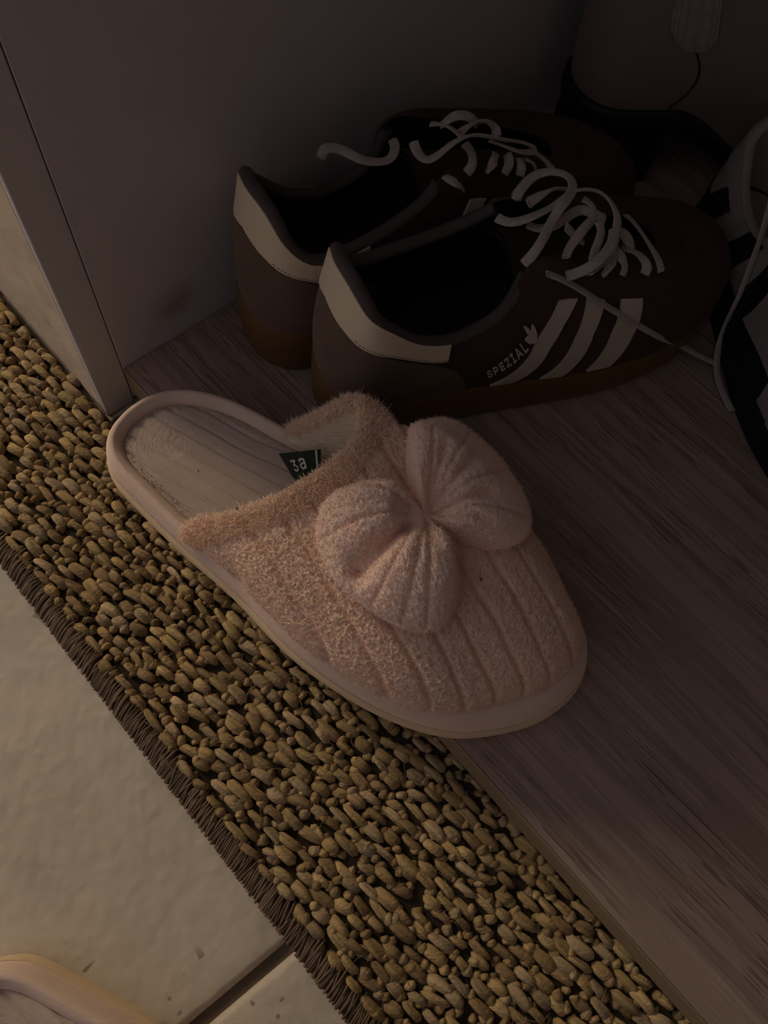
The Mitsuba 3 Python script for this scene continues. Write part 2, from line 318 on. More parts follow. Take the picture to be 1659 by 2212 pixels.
k = add('rug__binding', m, 'm_binding', True, color=col); tag(k, 'dark brown overlocked yarn edging', kind='stuff')

# ---------------------------------------------------------------- slipper
OUT = spline([(0.0022, -0.004), (0.0045, -0.016), (0.0155, -0.0275), (0.0365, -0.0340), (0.0723, -0.0412), (0.1064, -0.0462), (0.1345, -0.0530), (0.1589, -0.0566), (0.1808, -0.0569),
    (0.2006, -0.0552), (0.2252, -0.0488), (0.2415, -0.0395), (0.2549, -0.0277), (0.2636, -0.0173), (0.2704, -0.0030), (0.2722, 0.0115), (0.2680, 0.0260), (0.2590, 0.0360), (0.2470, 0.0440),
    (0.2280, 0.0520), (0.2040, 0.0560), (0.1780, 0.0560), (0.1500, 0.0530), (0.1150, 0.0475), (0.0850, 0.0430), (0.0600, 0.0420), (0.0385, 0.0390), (0.0220, 0.0323), (0.0108, 0.0228), (0.0042, 0.0108)], 320, True)
def inset2(P, d):
    t = np.roll(P, -1, 0)-np.roll(P, 1, 0); t /= np.linalg.norm(t, axis=1, keepdims=True)
    n = np.stack([-t[:, 1], t[:, 0]], 1)                          # outline runs heel - left(-v) - toe - right: its inside is to the left
    d = np.asarray(d, float)
    return P+n*(d[:, None] if d.ndim else d)
RT = 0.0285                                                       # height of the rim
EDGE = np.array([(0.0736, -0.0365, 0.0265), (0.080, -0.031, 0.036), (0.0925, -0.0252, 0.046), (0.1055, -0.0149, 0.0565), (0.1155, -0.0050, 0.0645), (0.1225, 0.0085, 0.0705), (0.1270, 0.0195, 0.0737),
    (0.1280, 0.030, 0.0757), (0.1255, 0.0390, 0.0772), (0.1185, 0.0450, 0.0780), (0.110, 0.0455, 0.0700), (0.1018, 0.0430, 0.0570), (0.092, 0.0408, 0.0420), (0.0825, 0.0385, 0.0270)])
_c = OUT.mean(0)
SEAM = 0.0072+0.0088*smooth01(OUT[:, 0], 0.200, 0.258)                # how far the seam of the upper lies inside the outline: more at the toe
def vamp_surface(NT, NW, shrink=0.0):
    """curves from the rim seam up to the opening, running round from the left end of the opening over the toe to the right end"""
    ring = inset2(OUT, SEAM+shrink)
    iL = np.argmin(np.linalg.norm(ring-[0.0736, -0.034], axis=1)); iR = np.argmin(np.linalg.norm(ring-[0.0825, 0.036], axis=1))
    P0 = resample(ring[iL:iR+1], NT); P0 = np.c_[P0, np.full(NT, RT-0.002)]
    E = spline(EDGE, NT); 
    q = np.linspace(0, 1, NT); E = np.stack([np.interp(q, np.linspace(0, 1, NT), E[:, k]) for k in range(3)], 1)
    h = P0[:, :2]-E[:, :2]; dist = np.linalg.norm(h, axis=1); dz = np.maximum(E[:, 2]-P0[:, 2], 0)
    up = np.minimum(0.55*dz, 0.034)+0.02*np.minimum(dist/0.1, 1)*0.5
    P1 = P0+np.c_[0.10*h+0.10*h*np.minimum(1, 0.03/np.maximum(dist, 0.01))[:, None], up*0.92]
    out = np.where(dist[:, None] > 1e-6, h/np.maximum(dist[:, None], 1e-6), 0)
    reach = np.minimum(0.42*dist, 0.06)
    P2 = E+np.c_[out*reach[:, None], np.where(dist > 0.02, -0.10*reach+0.002, -0.3*dz)]
    w = np.linspace(0, 1, NW)[None, :, None]
    return ((1-w)**3*P0[:, None]+3*(1-w)**2*w*P1[:, None]+3*(1-w)*w**2*P2[:, None]+w**3*E[:, None])
def rib(uv, phi, pitch, width, phase=0.0, wob=0.0012):
    g = uv[..., 0]*math.sin(phi)+uv[..., 1]*math.cos(phi)+wob*(meshkit.noise(np.concatenate([uv*45, np.zeros_like(uv[..., :1])], -1))-0.5)*2
    x = (g/pitch+phase) % 1.0
    return gauss(np.minimum(x, 1-x)*pitch, width)
def terry(P, amp, rotv=0.3, seed=0):
    """loops of towelling: ridged noise, stretched"""
    Q = P.copy(); c, s = math.cos(rotv), math.sin(rotv)
    Q[..., 0], Q[..., 1] = P[..., 0]*c-P[..., 1]*s, P[..., 0]*s+P[..., 1]*c
    a = meshkit.noise(Q*[620, 1150, 800], seed); b = meshkit.noise(Q*[900, 700, 900]+7, seed+1)
    return amp*((1-2*np.abs(a-0.5))*0.75+0.6*b-0.55)
def grid_normals(P, cu=False):
    du, dv = np.gradient(P, axis=0), np.gradient(P, axis=1)
    n = np.cross(du, dv); return n/np.maximum(np.linalg.norm(n, axis=-1, keepdims=True), 1e-12)
PINK, CREAMY = np.array([0.71, 0.510, 0.380]), np.array([0.66, 0.535, 0.385])
def pile_color(mesh, c, seed, dark=None):
    v = mesh.vertices
    a = meshkit.fbm(v*40, 3, seed)[:, None]
    col = np.asarray(c)*(0.90+0.20*a)
    return np.clip(col, 0, 1)
def mate(mesh, Mx): m = mesh.copy(); m.apply_transform(Mx); return m

def slipper_parts(NT, NW, fine):
    parts = {}
    # sole: pale foam under the fabric rim
    prof = [(0.0080, 0.0), (0.0030, 0.0004), (0.0008, 0.0030), (-0.0006, 0.0075), (-0.0004, 0.0118), (0.0010, 0.0132), (0.0055, 0.0142)]
    rings = np.stack([np.c_[inset2(OUT, d), np.full(len(OUT), z)] for d, z in prof])
    m = grid(rings, cv=True, flip=False); c = OUT.mean(0)
    v = np.vstack([m.vertices, [[*c, 0.0]]]); N = len(OUT)
    parts['sole'] = trimesh.Trimesh(v, np.vstack([m.faces, [(len(v)-1, (k+1) % N, k) for k in range(N)]]), process=False)
    # rim: padded fabric band, rolls over the top and dives down beside the insole; a stitched crease half way
    prof = [(0.0056, 0.0136, 0), (0.0022, 0.0144, 0.02), (0.0010, 0.0168, 0.05), (0.0010, 0.0200, 0.13), (0.0016, 0.0232, 0.25), (0.0028, 0.0268, 0.40), (0.0042, 0.0291, 0.60), (0.0060, 0.0290, 0.88), (0.0082, 0.0268, 1.0), (0.0096, 0.0250, 1.0), (0.0102, 0.0205, 1.0)]
    wob = 0.0004*(meshkit.noise(np.c_[OUT*70, np.zeros(N)])-0.5)
    ext = SEAM-0.0062
    rings = np.stack([np.c_[inset2(OUT, d+wob+g*ext), z+0.8*wob*(z > 0.02)] for d, z, g in prof])
    parts['rim'] = grid(rings, cv=True)
    # insole: ribbed towelling, slightly hollow where the heel sits
    inner = inset2(OUT, 0.0088)
    K = 160; f = np.linspace(0, 1, K)
    axis = np.c_[np.clip(inner[:, 0], 0.045, 0.22), np.interp(inner[:, 0], [0, 0.27], [0.001, 0.004])]
    P2d = inner[None]*(1-f[:, None, None])+axis[None]*f[:, None, None]
    d = np.linalg.norm(P2d-inner[None], axis=-1)
    z = 0.0208+0.0042*np.sqrt(np.clip(1-(1-np.clip(d/0.006, 0, 1))**2, 0, 1))-0.0022*np.clip(d/0.03, 0, 1)
    z = z-0.0011*rib(P2d, -0.05, 0.0084, 0.0009, 0.2)
    P = np.concatenate([P2d, z[..., None]], -1)
    P[..., 2] += terry(P, 0.00045, 0.2, 3)*np.clip(d/0.003, 0, 1)
    parts['insole'] = grid(P, cu=False, cv=True)
    if fine: parts['insole'] = cat([parts['insole'], tufts(parts['insole'], 9000, 0.0014, 0.00020, 9, 0.9, mask=lambda c: (cKDTree(inner).query(c[:, :2])[0] < 0.0055).astype(float))])
    # vamp: thick ribbed towelling with its rolled edge; lining inside
    S = vamp_surface(NT, NW); n = grid_normals(S)
    sgn = np.sign(n[NT//2, NW//2, 2]); n = n*sgn
    w = np.linspace(0, 1, NW)[None, :]
    body = np.clip(w/0.06, 0, 1)**0.6
    r = rib(S[..., :2], 0.42, 0.0128, 0.0011, 0.35)
    th = 0.0025*body-0.0019*r*body*(w < 0.97)
    Pt = S+n*th[..., None]
    Pt = Pt+n*(terry(Pt, 0.0017, 0.45, 1)*body)[..., None]+n*(0.0012*(meshkit.noise(Pt*45, 2)-0.5))[..., None]
    # roll the edge over to the inside
    E, nE = S[:, -1], n[:, -1]; tE = S[:, -1]-S[:, -3]; tE /= np.maximum(np.linalg.norm(tE, axis=1, keepdims=True), 1e-9)
    roll = []
    for a in np.linspace(0.1, 1.15, 16):
        ang = math.pi/2-math.pi*a
        p = E+nE*0.0026*math.sin(ang)+tE*0.0024*math.cos(ang)
        roll.append(p+(nE*math.sin(ang)+tE*math.cos(ang))*terry(p, 0.0014, 0.4, 4)[:, None])
    Pt = np.concatenate([Pt, np.stack(roll, 1)], 1)
    vm = grid(Pt, flip=sgn < 0)
    q_ = 1.0 if fine else 0.1
    tu = tufts(vm, int(60000*q_), 0.0013, 0.00019, 21, 0.8)
    edge_pts = cKDTree(spline(EDGE, 400))
    te = tufts(vm, int(16000*q_), 0.0028, 0.00026, 22, 0.7, mask=lambda c: (edge_pts.query(c)[0] < 0.009).astype(float), bent=True)
    parts['vamp'] = cat([vm, tu, te])
    nv0 = len(vm.vertices)
    Q = np.clip(S-n*0.0034, None, None)
    Q = Q+n*terry(Q, 0.0008, 0.2, 6)[..., None]
    parts['lining'] = grid(Q[::2, NW//5::2], flip=sgn > 0)
    parts['roll_from'] = NW+3
    parts['grid'] = (NT, Pt.shape[1])
    return parts, S, n
SP, SV, SN = slipper_parts(720, 340, True)
SPC, _, _ = slipper_parts(260, 140, False)
edge_tree = cKDTree(spline(EDGE, 400))
_tree = cKDTree(SV.reshape(-1, 3)[:, :2])
def vamp_height(uv):
    d, i = _tree.query(uv, k=4); return SV.reshape(-1, 3)[i, 2].max(-1)

def bow_lobe(outline, center, zc, lift, creases, ribs, thick, seed, fine=True):
    """one padded loop of the bow: a closed cushion gathered into the knot"""
    NB, NR = (400, 120) if fine else (120, 40)
    O_ = spline(outline, NB, True); c = np.asarray(center)
    r = O_-c; R = np.linalg.norm(r, axis=1); th = np.arctan2(r[:, 1], r[:, 0])
    rho = np.linspace(0.0, 1, NR)
    P2d = c+r[None]*rho[:, None, None]
    rr = np.linalg.norm(P2d-c, axis=-1)
    base = vamp_height(P2d.reshape(-1, 2))
    zb = np.maximum(zc-lift*rr, base.reshape(P2d.shape[:2])+0.0055)
    for _ in range(6): zb = (zb+np.roll(zb, 1, 1)+np.roll(zb, -1, 1))/3
    RR = np.maximum(R, 1e-4)[None]
    puff = np.clip(np.sin(np.pi*np.clip(rho[:, None], 0, 1)**0.62*0.5+0.0), 0, 1)
    prof = np.sqrt(np.clip(1-rho[:, None]**3.0, 0, 1))*np.clip(0.30+0.9*rr/0.022, 0, 1)
    long = np.clip(R/0.028, 0.25, 1)[None]
    h = thick*prof*long*(0.75+0.25*np.sin(np.pi*np.clip(rho[:, None], 0, 1)**1.3))
    for (a, dep, wid, r0, r1) in creases:
        da = np.angle(np.exp(1j*(th[None]-a)))*rr
        h = h-dep*gauss(da, wid*(0.35+rr/0.03))*smooth01(rr, r0*0.3, r0+0.003)*(1-smooth01(rr, r1-0.010, r1))
    for a in ribs:
        da = np.angle(np.exp(1j*(th[None]-a)))*rr
        h = h-0.0019*gauss(da, 0.0013)*smooth01(rr, 0.003, 0.009)*(rho[:, None] < 0.985)
    h = np.maximum(h, 0.0006*(1-rho[:, None]))
    top = np.concatenate([P2d, (zb+h)[..., None]], -1)
    bot = np.concatenate([c+r[None]*rho[:, None, None], (zb-0.40*thick*np.sqrt(np.clip(1-rho[:, None]**2.2, 0, 1)))[..., None]], -1)
    n = grid_normals(top); n *= np.sign(n[NR//2, 0, 2])
    top = top+n*(terry(top, 0.0015, 0.9, seed)*np.clip(rho[:, None]/0.15, 0, 1))[..., None]
    P = np.concatenate([top, bot[-2::-3]], 0)
    m = grid(P, cv=True)
    if m.face_normals[(m.triangles_center[:, 2] > top[..., 2].mean())][:, 2].mean() < 0: m = grid(P, cv=True, flip=True)
    return cat([m, tufts(m, 22000 if fine else 2000, 0.0013, 0.00019, seed+50, 0.8, mask=lambda cc: (cc[:, 2] > zc-0.02).astype(float))])
KNOT = np.array([0.1700, 0.0135])
BR = [(0.1676, 0.0150), (0.1600, 0.0205), (0.1515, 0.0305), (0.1450, 0.0420), (0.1432, 0.0510), (0.1480, 0.0600), (0.1573, 0.0650), (0.1708, 0.0636), (0.1842, 0.0594), (0.1962, 0.0531), (0.2060, 0.0456), (0.2115, 0.0365), (0.2095, 0.0270), (0.2022, 0.0195), (0.1914, 0.0148), (0.1790, 0.0130), (0.1720, 0.0125)]
BL = [(0.1668, 0.0165), (0.1600, 0.0168), (0.1519, 0.0158), (0.1375, 0.0077), (0.1305, -0.0034), (0.1335, -0.0144), (0.1411, -0.0224), (0.1560, -0.0300), (0.1700, -0.0320), (0.1829, -0.0318), (0.1960, -0.0274), (0.2012, -0.0190), (0.1990, -0.0066), (0.1905, 0.0040), (0.1815, 0.0092), (0.1728, 0.0122)]
d2r = math.radians
lobes = lambda fine: (bow_lobe(BR, KNOT, 0.0740, 0.06, [(d2r(80), 0.0050, 0.0028, 0.002, 0.036), (d2r(47), 0.0055, 0.0028, 0.002, 0.034), (d2r(106), 0.0035, 0.0025, 0.004, 0.034), (d2r(20), 0.0040, 0.0025, 0.003, 0.032)], [d2r(a) for a in (118, 94, 63, 33, 8)], 0.0180, 31, fine),
    bow_lobe(BL, KNOT, 0.0750, 0.15, [(d2r(-106), 0.0095, 0.0042, 0.010, 0.046), (d2r(-48), 0.0040, 0.0030, 0.002, 0.022), (d2r(-150), 0.0015, 0.003, 0.006, 0.034)], [d2r(a) for a in (-165, -135, -88, -70, -58, -30)], 0.0190, 37, fine))
kz = float(vamp_height(KNOT[None])[0])

def tag_parts():
    """the size tag that stands up between insole and lining"""
    q = np.array([(0.0866, 0.0222, 0.0335), (0.1050, 0.0322, 0.0420), (0.1100, 0.0250, 0.0360), (0.1007, 0.0160, 0.0290)])      # TL TR BR BL
    def at(a, b, off=0.0):
        p = (1-b)*((1-a)*q[0]+a*q[1])+b*((1-a)*q[3]+a*q[2])
        nn = np.cross(q[1]-q[0], q[3]-q[0]); nn = nn/np.linalg.norm(nn); nn = nn*np.sign(nn[2])
        return p+nn*(off+0.0012*math.sin(a*3.1))
    A = np.linspace(0, 1, 13)
    top = np.array([[at(a, b, 0.0003) for b in np.linspace(0, 1, 5)] for a in A]); bot = np.array([[at(a, b, -0.0003) for b in np.linspace(0, 1, 5)] for a in A])
    ring = np.concatenate([top, bot[:, ::-1]], 1); body = grid(ring, cv=True)
    def flat(shape_pts, off):
        return np.array([at(a, b, off) for a, b in shape_pts])
    def text(s, a0, b0, sx, sy, flip):
        t = meshkit.text_mesh(s, 1.0, 0.05, True); v = t.vertices.copy()
        y = v[:, 1] if flip else 1-v[:, 1]
        t.vertices = np.array([at(a0+sx*x, b0+sy*yy, 0.0006+0.004*z) for x, yy, z in zip(v[:, 0], y, v[:, 2])]); return t
    stripe = grid(np.stack([flat([(0.885, b) for b in np.linspace(0.02, 0.98, 8)], 0.0008), flat([(0.935, b) for b in np.linspace(0.02, 0.98, 8)], 0.0008)]))
    return body, text('3', 0.17, 0.30, 0.21, 0.42, False), text('a', 0.40, 0.13, 0.27, 0.57, False), stripe
TAG = tag_parts()

SL_A = math.atan2(0.077, 0.261); SL_O = np.array([0.0365, -0.0225, 0.0])
def place(ang, o, mirror=False):
    Mx = np.eye(4); c, s = math.cos(ang), math.sin(ang)
    Mx[:2, :2] = [[c, -s], [s, c]]; Mx[:3, 3] = o
    if mirror: Mx = Mx @ np.diag([1, -1, 1, 1])
    return Mx
def put_slipper(key, Mx, label, SP=SP, with_tag=True):
    def tm(m):
        m = mate(m, Mx)
        if np.linalg.det(Mx[:3, :3]) < 0: m.invert()
        return m
    tag(key, label, 'slipper')
    k = add(key+'__sole', tm(SP['sole']), 'm_foam', 60); tag(k, 'yellowish foam sole')
    k = add(key+'__rim', tm(SP['rim']), 'm_rim', True); tag(k, 'smooth pink padded rim')
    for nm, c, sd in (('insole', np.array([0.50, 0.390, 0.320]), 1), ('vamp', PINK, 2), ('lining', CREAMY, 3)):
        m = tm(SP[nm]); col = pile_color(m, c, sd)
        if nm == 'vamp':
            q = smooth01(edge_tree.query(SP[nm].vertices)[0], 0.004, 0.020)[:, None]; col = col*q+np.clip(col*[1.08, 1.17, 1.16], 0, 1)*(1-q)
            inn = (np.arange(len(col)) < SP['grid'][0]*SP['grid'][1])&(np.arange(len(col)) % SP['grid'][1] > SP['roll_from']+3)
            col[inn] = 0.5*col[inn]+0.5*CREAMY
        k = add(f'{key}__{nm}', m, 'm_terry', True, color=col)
    labels[key+'__lining'] = {'label': 'cream fleece lining'}
    labels[key+'__vamp'] = {'label': 'ribbed pink towelling upper'}
    b = key+'__bow'
    for lobe in lobes(with_tag):
        m = tm(lobe); k = add(b+'__loop', m, 'm_terry', True, color=pile_color(m, PINK*[1.10, 1.17, 1.27], 5))
    labels[b] = {'label': 'puffy gathered towelling bow'}
    if with_tag:
        body, d3, d9, stripe = TAG
        add(key+'__size_tag', tm(body), 'm_tag', 30); labels[key+'__size_tag'] = {'label': 'black woven size tag with white figures'}
        for d_ in (d3, d9): add(key+'__size_tag__figure', tm(d_), 'm_tag_white', False)
        add(key+'__size_tag__stripe', tm(stripe), 'm_tag_white', False)
    if with_tag:
        rs = np.random.RandomState(3); ms = []
        for u, v, r in ((0.1500, 0.0175, 0.0009), (0.1478, 0.0185, 0.0007), (0.0790, -0.0300, 0.0006), (0.0935, -0.0200, 0.0007), (0.2050, 0.0060, 0.0005), (0.0560, -0.0050, 0.0004)):
            m = trimesh.creation.icosphere(1, r); m.vertices = m.vertices*(0.6+0.8*rs.rand(len(m.vertices), 1)); z = float(vamp_height(np.array([[u, v]]))[0])+0.0034 if u > 0.07 else 0.0245
            m.apply_translation([u, v, z]); ms.append(m)
        k = add(key+'__lint', tm(cat(ms)), 'm_speck', False); tag(k, 'dark crumbs caught in the pile', kind='stuff')
MS = place(SL_A, SL_O)
put_slipper('slipper', MS, 'pale pink fluffy slipper with a large bow, lying across the cabinet edge')

# ---------------------------------------------------------------- sneakers
def bez(P0, P1, P2, P3, w):
    w = w[..., None]; return (1-w)**3*P0+3*(1-w)**2*w*P1+3*(1-w)*w**2*P2+w**3*P3
S_OUT = spline([(0.0, 0.0), (0.004, -0.017), (0.017, -0.030), (0.045, -0.0345), (0.080, -0.0365), (0.115, -0.0415), (0.150, -0.0465), (0.180, -0.0475), (0.210, -0.0435), (0.238, -0.0325), (0.257, -0.0165), (0.2655, 0.004),
    (0.262, 0.020), (0.249, 0.032), (0.225, 0.039), (0.195, 0.0415), (0.165, 0.0385), (0.120, 0.0325), (0.080, 0.030), (0.045, 0.0305), (0.018, 0.0285), (0.004, 0.016)], 400, True)
S_OPEN = np.array([(0.0085, 0.0, 0.1170), (0.0100, -0.010, 0.1150), (0.0125, -0.0180, 0.1095), (0.0165, -0.0240, 0.1020), (0.0251, -0.0262, 0.0925), (0.0348, -0.0272, 0.0825), (0.0446, -0.0278, 0.0757), (0.0590, -0.0280, 0.0712),
    (0.0722, -0.0275, 0.0730), (0.0845, -0.0262, 0.0795), (0.0905, -0.0245, 0.0930), (0.0965, -0.0215, 0.1060), (0.1187, -0.0190, 0.1005), (0.1500, -0.0160, 0.0885), (0.1800, -0.0130, 0.0775), (0.1900, -0.0080, 0.0745), (0.1930, 0.0, 0.0738),
    (0.1900, 0.0080, 0.0745), (0.1800, 0.0115, 0.0775), (0.1500, 0.0145, 0.0885), (0.1244, 0.0170, 0.0985), (0.1040, 0.0200, 0.1045), (0.0940, 0.0240, 0.0975), (0.0749, 0.0265, 0.0890), (0.0572, 0.0275, 0.0850), (0.0391, 0.0275, 0.0825), (0.0257, 0.0260, 0.0850),
    (0.0150, 0.0210, 0.0980), (0.0110, 0.0115, 0.1120)])
SN_N = 400
class Shoe:
    """upper as curves from the sole line up to the opening, t along the perimeter (0 heel, 0.5 toe), w from sole to opening"""
    def __init__(s, seam=0.026):
        s.P0 = np.c_[inset2(S_OUT, 0.0015), np.full(SN_N, seam)]
        a = S_OUT[:, 0]; s.P0[:, 2] = seam+0.010*np.clip((0.13-a)/0.13, 0, 1)
        E = spline(S_OPEN, 1600, True)
        # parametrise the opening so that points of the two rings lie across from each other
        iT = np.argmax(E[:, 0]); iS = int(np.argmax(S_OUT[:, 0]))
        q1, q2 = np.linspace(0, 1, iS+1), np.linspace(0, 1, SN_N-iS+1)
        def half(Eh, q, side):
            Lh = np.r_[0, np.cumsum(np.linalg.norm(np.diff(Eh, axis=0), axis=1))]; Lh /= Lh[-1]
            return np.stack([np.interp(q, Lh, Eh[:, k]) for k in range(3)], 1)
        A = half(E[:iT+1], q1, -1); B = half(np.vstack([E[iT:], E[:1]]), q2, 1)
        s.E = np.vstack([A[:-1], B[:-1]])[:SN_N]
        s.E = np.vstack([A, B[1:-1]])
        h = s.E-s.P0; hd = np.linalg.norm(h[:, :2], axis=1)
        toe = np.clip((hd-0.022)/0.045, 0, 1)[:, None]; toe = toe*toe*(3-2*toe)
        n2 = s.P0[:, :2]-inset2(s.P0[:, :2], 0.001); n2 = n2/np.linalg.norm(n2, axis=1, keepdims=True)
        dz = h[:, 2:3]
        side1 = s.P0+np.c_[n2*0.0042, 0.36*dz]; side2 = s.P0+np.c_[h[:, :2]*0.62+n2*0.0015, 0.70*dz]
        toe1 = s.P0+np.c_[n2*0.003, np.full((SN_N, 1), 0.034)]; toe2 = s.E+np.c_[-h[:, :2]*0.50, -0.10*dz+0.0]
        s.P1, s.P2 = side1*(1-toe)+toe1*toe, side2*(1-toe)+toe2*toe
    def at(s, t, w):
        t, w = np.broadcast_arrays(np.asarray(t, float), np.asarray(w, float))
        x = (t % 1.0)*SN_N; i = np.floor(x).astype(int) % SN_N; j = (i+1) % SN_N; f = (x-np.floor(x))[..., None]
        return bez(*[A[i]*(1-f)+A[j]*f for A in (s.P0, s.P1, s.P2, s.E)], w)
    def off(s, t, w, d):
        e = 1e-3
        n = np.cross(s.at(t+e, w)-s.at(t-e, w), s.at(t, np.minimum(w+e, 1))-s.at(t, np.maximum(w-e, 0)))
        n /= np.maximum(np.linalg.norm(n, axis=-1, keepdims=True), 1e-12)
        return s.at(t, w)+n*np.asarray(d)[..., None]
    def patch(s, tw, d=0.0012, edge=True):
        """a thin overlay on the upper; tw: (n, m, 2) of (t, w), with its edges turned down"""
        D = np.full(tw.shape[:2], d)
        P = s.off(tw[..., 0], tw[..., 1], D)
        lo = s.off(tw[..., 0], tw[..., 1], D*0-0.0003)
        P = np.concatenate([lo[:1], P, lo[-1:]], 0)
        l = np.concatenate([lo[:1, :1], lo[:, :1], lo[-1:, :1]], 0); r = np.concatenate([lo[:1, -1:], lo[:, -1:], lo[-1:, -1:]], 0)
        return grid(np.concatenate([l, P, r], 1))
SHOE = Shoe()
def band(lo, hi, n=40, m=10):
    """(t, w) patch between two polylines of (t, w)"""
    lo, hi = resample(np.asarray(lo, float), n), resample(np.asarray(hi, float), n)
    f = np.linspace(0, 1, m)[None, :, None]; return lo[:, None]*(1-f)+hi[:, None]*f
def open_frac(a): return a
def sneaker(key, Mx, label, style):
    mir = np.linalg.det(Mx[:3, :3]) < 0
    def tm(m):
        m = mate(m, Mx)
        if mir: m.invert()
        return m
    P_ = style
    tag(key, label, 'sneaker')
    up = SHOE.at(np.linspace(0, 1, 241)[:-1, None], np.linspace(0, 1, 40)[None])
    add(key+'__upper', tm(grid(up, cu=True)), P_['upper'], True)
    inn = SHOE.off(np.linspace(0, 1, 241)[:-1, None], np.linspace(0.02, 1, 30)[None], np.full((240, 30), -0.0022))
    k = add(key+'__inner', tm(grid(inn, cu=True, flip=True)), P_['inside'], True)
    # sole
    zb = lambda a: 0.0+0.006*np.clip((a-0.225)/0.045, 0, 1)**2
    zt = SHOE.P0[:, 2]+0.001
    rings = [np.c_[inset2(S_OUT, d), zz] for d, zz in ((0.006, zb(S_OUT[:, 0])), (0.0012, zb(S_OUT[:, 0])+0.0006), (-0.0004, zb(S_OUT[:, 0])+0.004), (-0.0012, 0.55*zt), (-0.0010, zt-0.003), (0.0003, zt-0.0004), (0.0030, zt))]
    m = grid(np.stack(rings), cv=True); v = np.vstack([m.vertices, [[0.13, 0, 0.0]], [[0.13, 0, 0.030]]]); N = SN_N; b0 = 6*N
    f = np.vstack([m.faces, [(len(v)-2, (q+1) % N, q) for q in range(N)], [(len(v)-1, b0+q, b0+(q+1) % N) for q in range(N)]])
    k = add(key+'__sole', tm(trimesh.Trimesh(v, f, process=False)), P_['sole'], 35); tag(k, P_['sole_label'])
    # insole
    K = 12; ins = inset2(S_OUT, 0.006); ax = np.c_[np.clip(S_OUT[:, 0], 0.04, 0.22), np.zeros(N)]
    P2 = ins[None]*(1-np.linspace(0, 1, K)[:, None, None])+ax[None]*np.linspace(0, 1, K)[:, None, None]
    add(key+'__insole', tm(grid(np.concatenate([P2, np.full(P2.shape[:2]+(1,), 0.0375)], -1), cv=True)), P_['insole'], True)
    # padded collar: a fat roll along the opening from throat to throat round the heel
    tt = np.r_[np.linspace(-0.265, 0.275, 150)]
    col = SHOE.at(tt, np.ones_like(tt)); cin = SHOE.off(tt, np.ones_like(tt)*0.97, np.full(len(tt), -0.0022))
    k = add(key+'__collar', tm(tube(cin+[0, 0, 0.0002], 0.0034, 0.0030, 10)), P_['lining'], True); tag(k, 'dark padded collar')
    # tongue, under the laces
    a = np.linspace(0, 1, 24); b = np.linspace(-1, 1, 15)
    ca = np.interp(a, [0, 1], [0.198, 0.096]); cz = np.interp(a, [0, 0.8, 1], [0.064, 0.092, 0.100]); hw = np.interp(a, [0, 1], [0.012, 0.019])
    P = np.stack(np.broadcast_arrays(ca[:, None], hw[:, None]*b[None], cz[:, None]-0.010*b[None]**2*np.linspace(0.5, 1, 24)[:, None]), -1)
    tg = np.concatenate([P, P[:, ::-1]-[0.001, 0, 0.003]], 1)
    add(key+'__tongue', tm(grid(tg, cv=True)), P_['tongue'], True)
    for side in (1, -1):
        for poly in P_['eyestay']:
            tw = band([(t if side > 0 else 1-t+P_['tshift'], w) for t, w in poly[0]], [(t if side > 0 else 1-t+P_['tshift'], w) for t, w in poly[1]], 40, 10)
            add(key+'__eyestay', tm(SHOE.patch(tw if side > 0 else tw[:, ::-1], 0.0011)), P_['eyestay_mat'], 40)
        for poly in P_['stripes']:
            tw = band([(t if side > 0 else 1-t+P_['tshift'], w) for t, w in poly[0]], [(t if side > 0 else 1-t+P_['tshift'], w) for t, w in poly[1]], 26, 7)
            k = add(key+'__stripe', tm(SHOE.patch(tw if side > 0 else tw[:, ::-1], 0.0013)), P_['stripe_mat'], 40)
    lo, hi = P_['counter']; m = SHOE.patch(band(lo, hi, 120, 14), 0.0010); k = add(key+'__heel_counter', tm(m), P_['counter_mat'], 40)
    lo, hi = P_['heel_tab']; m = SHOE.patch(band(lo, hi, 140, 14), 0.0017)
    k = add(key+'__heel_tab', tm(m), P_['tab_mat'], 40); tag(k, P_['tab_label'])
    if P_.get('stitch'):
        ms = []
        n_ = 70; l = resample(np.asarray(lo, float), n_+1); h_ = resample(np.asarray(hi, float), n_+1)
        line = l+(h_-l)*0.07
        for q in range(n_):
            if q % 1 == 0 and (q < 24 or q > n_-24):
                seg = line[q][None]*(1-np.linspace(0.1, 0.72, 4)[:, None])+line[q+1][None]*np.linspace(0.1, 0.72, 4)[:, None]
                ms.append(tube(SHOE.off(seg[:, 0], seg[:, 1], np.full(4, 0.0018)), 0.00022, k=4))
        k = add(key+'__heel_tab__stitching', tm(cat(ms)), 'm_thread', False); tag(k, kind='stuff')
    # toe overlay seam
    hf = [(0.3257, 0.02), (0.3508, 0.171), (0.3678, 0.242), (0.377, 0.433), (0.405, 0.60), (0.440, 0.76)]
    tw = resample(np.array(hf+[(0.5, 0.82)]+[(1-t, w) for t, w in hf[::-1]]), 60)
    lo_ = np.c_[np.linspace(0.327, 0.673, 60), np.full(60, 0.0)]
    k = add(key+'__toe_cap', tm(SHOE.patch(band(lo_, tw, 60, 14), 0.0010)), P_['cap_mat'], 40)
    return tm
